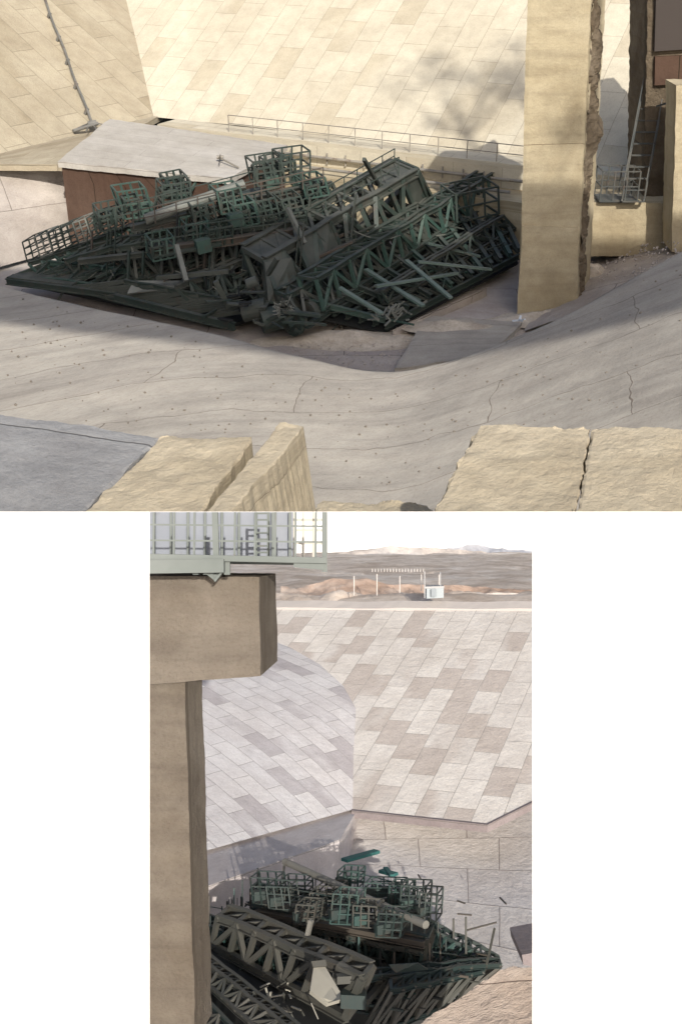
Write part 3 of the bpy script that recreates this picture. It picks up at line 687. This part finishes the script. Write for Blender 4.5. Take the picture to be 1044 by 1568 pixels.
b.plate([L(476,1474,-1.90),L(498,1472,-1.90),L(500,1481,-1.92),L(479,1483,-1.92)],.01,3)
b.box(L(515,1500,-1.97),L(548,1498,-1.97),.06,.05,3);b.cyl(L(520,1482,-1.95),L(548,1500,-1.97),.03,3,14)
b.box(L(523,1530,-2.05),L(560,1532,-2.05),.10,.09,0)
for i in range(60):
    p=L(random.gauss(415,18),random.gauss(1540,14),-2.1); b.box(p,p+Vector((random.gauss(0,.03),random.gauss(0,.02),random.gauss(0,.03))),.012,.008,random.choice([2,cr,3]))
zn=[L(300,1460,-2.25),L(560,1560,-2.25),L(750,1480,-2.3),L(400,1370,-2.05)]
for i in range(700):
    p=bil(zn,random.random(),random.random())+Z*random.uniform(-.05,.08)
    ax=random.choice([Vector((.9,-.35,0)),Vector((.8,-.5,.05)),Z,Vector((.3,.9,0)),Vector((random.gauss(0,1),random.gauss(0,1),random.gauss(0,.5)))]).normalized()
    b.box(p,p+ax*random.uniform(.04,.22),random.choice([.007,.011,.016]),None,random.choice([0,0,0,1,3,3,4,5,0]))
b.done('collapsed_spillway_gate_model',[metal('m'+str(i),*c,sc=5,dust=.1) for i,c in enumerate((((.020,.036,.034),(.030,.045,.041),(.055,.043,.034),.42),((.028,.066,.060),(.044,.08,.07),(.07,.058,.045),.38),((.16,.155,.135),(.21,.20,.175),(.12,.09,.07),.35),((.050,.052,.044),(.072,.070,.060),(.065,.054,.042),.4),((.085,.072,.058),(.07,.06,.048),(.10,.07,.05),.4),((.012,.015,.015),(.02,.02,.02),(.02,.015,.01),.3),((.34,.325,.27),(.28,.265,.225),(.18,.15,.11),.35)))])
b=Build(True)
b.box(L(527,1318,-2.12),L(577,1304,-2.12),.06,.02,0);b.box(L(583,1334,-2.2),L(606,1340,-2.2),.05,.02,0);b.box(L(590,1330,-2.2),L(600,1342,-2.18),.03,.02,0)
for p,q in(((700,1400),(722,1402)),((715,1425),(760,1413)),((700,1380),(712,1384)),((765,1375),(775,1385)),((640,1340),(644,1346))): b.box(L(*p,-2.2),L(*q,-2.2),.008,.008,1)
b.done('green_plank_debris',[plain('teal_plank',(.03,.13,.12)),plain('dark_scrap',(.08,.07,.06))])

# trim the model to its display width (sawn sides and top)
def camdir(px):
    return Vector(((px-522)/1044,F*ca,-F*sa))
upc=Vector((0,sa,ca))
nl_=camdir(229).cross(upc).normalized()
if nl_.dot(camdir(522))<0: nl_=-nl_
nr_=camdir(815).cross(upc).normalized()
if nr_.dot(camdir(522))<0: nr_=-nr_
started=False
for o in list(S.objects):
    if o.name=='spillway_slope_model': started=True
    if not started or o.type!='MESH': continue
    bm=bmesh.new();bm.from_mesh(o.data)
    for n in(nl_,nr_,-upc):
        bmesh.ops.bisect_plane(bm,geom=bm.verts[:]+bm.edges[:]+bm.faces[:],dist=1e-6,plane_co=(0,0,0),plane_no=n,clear_inner=True)
    bm.to_mesh(o.data);bm.free()

# added white wall behind the model: stands in for pale sky and blank margins
m_white=plain('sky_margin_white',(.92,.92,.92),.9)
fw=Vector((0,ca,-sa))
def wp(px,py,d): return fw*d+X*((px-522)/1044*d/F)+upc*((784-py)/1044*d/F)
b=Build(); b.V=[wp(-500,783.5,12.3),wp(1600,783.5,12.3),wp(1600,2300,12.3),wp(-500,2300,12.3)]; b.V+=[v+fw*.02 for v in b.V]
b.Fc=[(0,1,2,3),(7,6,5,4),(0,4,5,1),(1,5,6,2),(2,6,7,3),(3,7,4,0)];b.M=[0]*6
b.done('sky_backing_wall',[m_white])

# ---- light ---------------------------------------------------------------------
s=SUN
sun=bpy.data.lights.new('sun','SUN');sun.energy=4.4;sun.angle=math.radians(.6);sun.color=(1,.94,.85)
so=bpy.data.objects.new('sun',sun);so.rotation_euler=s.to_track_quat('Z','Y').to_euler();S.collection.objects.link(so)
w=bpy.data.worlds.new('World');S.world=w;w.use_nodes=True;nt=w.node_tree;bg=nt.nodes['Background']
sky=nt.nodes.new('ShaderNodeTexSky');sky.sky_type='NISHITA';sky.sun_disc=False
sky.sun_elevation=math.asin(s.z);sky.sun_rotation=math.atan2(s.x,s.y);sky.dust_density=4
nt.links.new(sky.outputs[0],bg.inputs[0]);bg.inputs[1].default_value=.15
S.view_settings.view_transform='Standard';S.view_settings.look='None';S.view_settings.exposure=0
cam=bpy.data.cameras.new('camera');cam.sensor_fit='HORIZONTAL';cam.sensor_width=36;cam.lens=36*F;cam.clip_start=.02;cam.clip_end=2000
co=bpy.data.objects.new('camera',cam);co.rotation_euler=(math.radians(60),0,0);S.collection.objects.link(co);S.camera=co
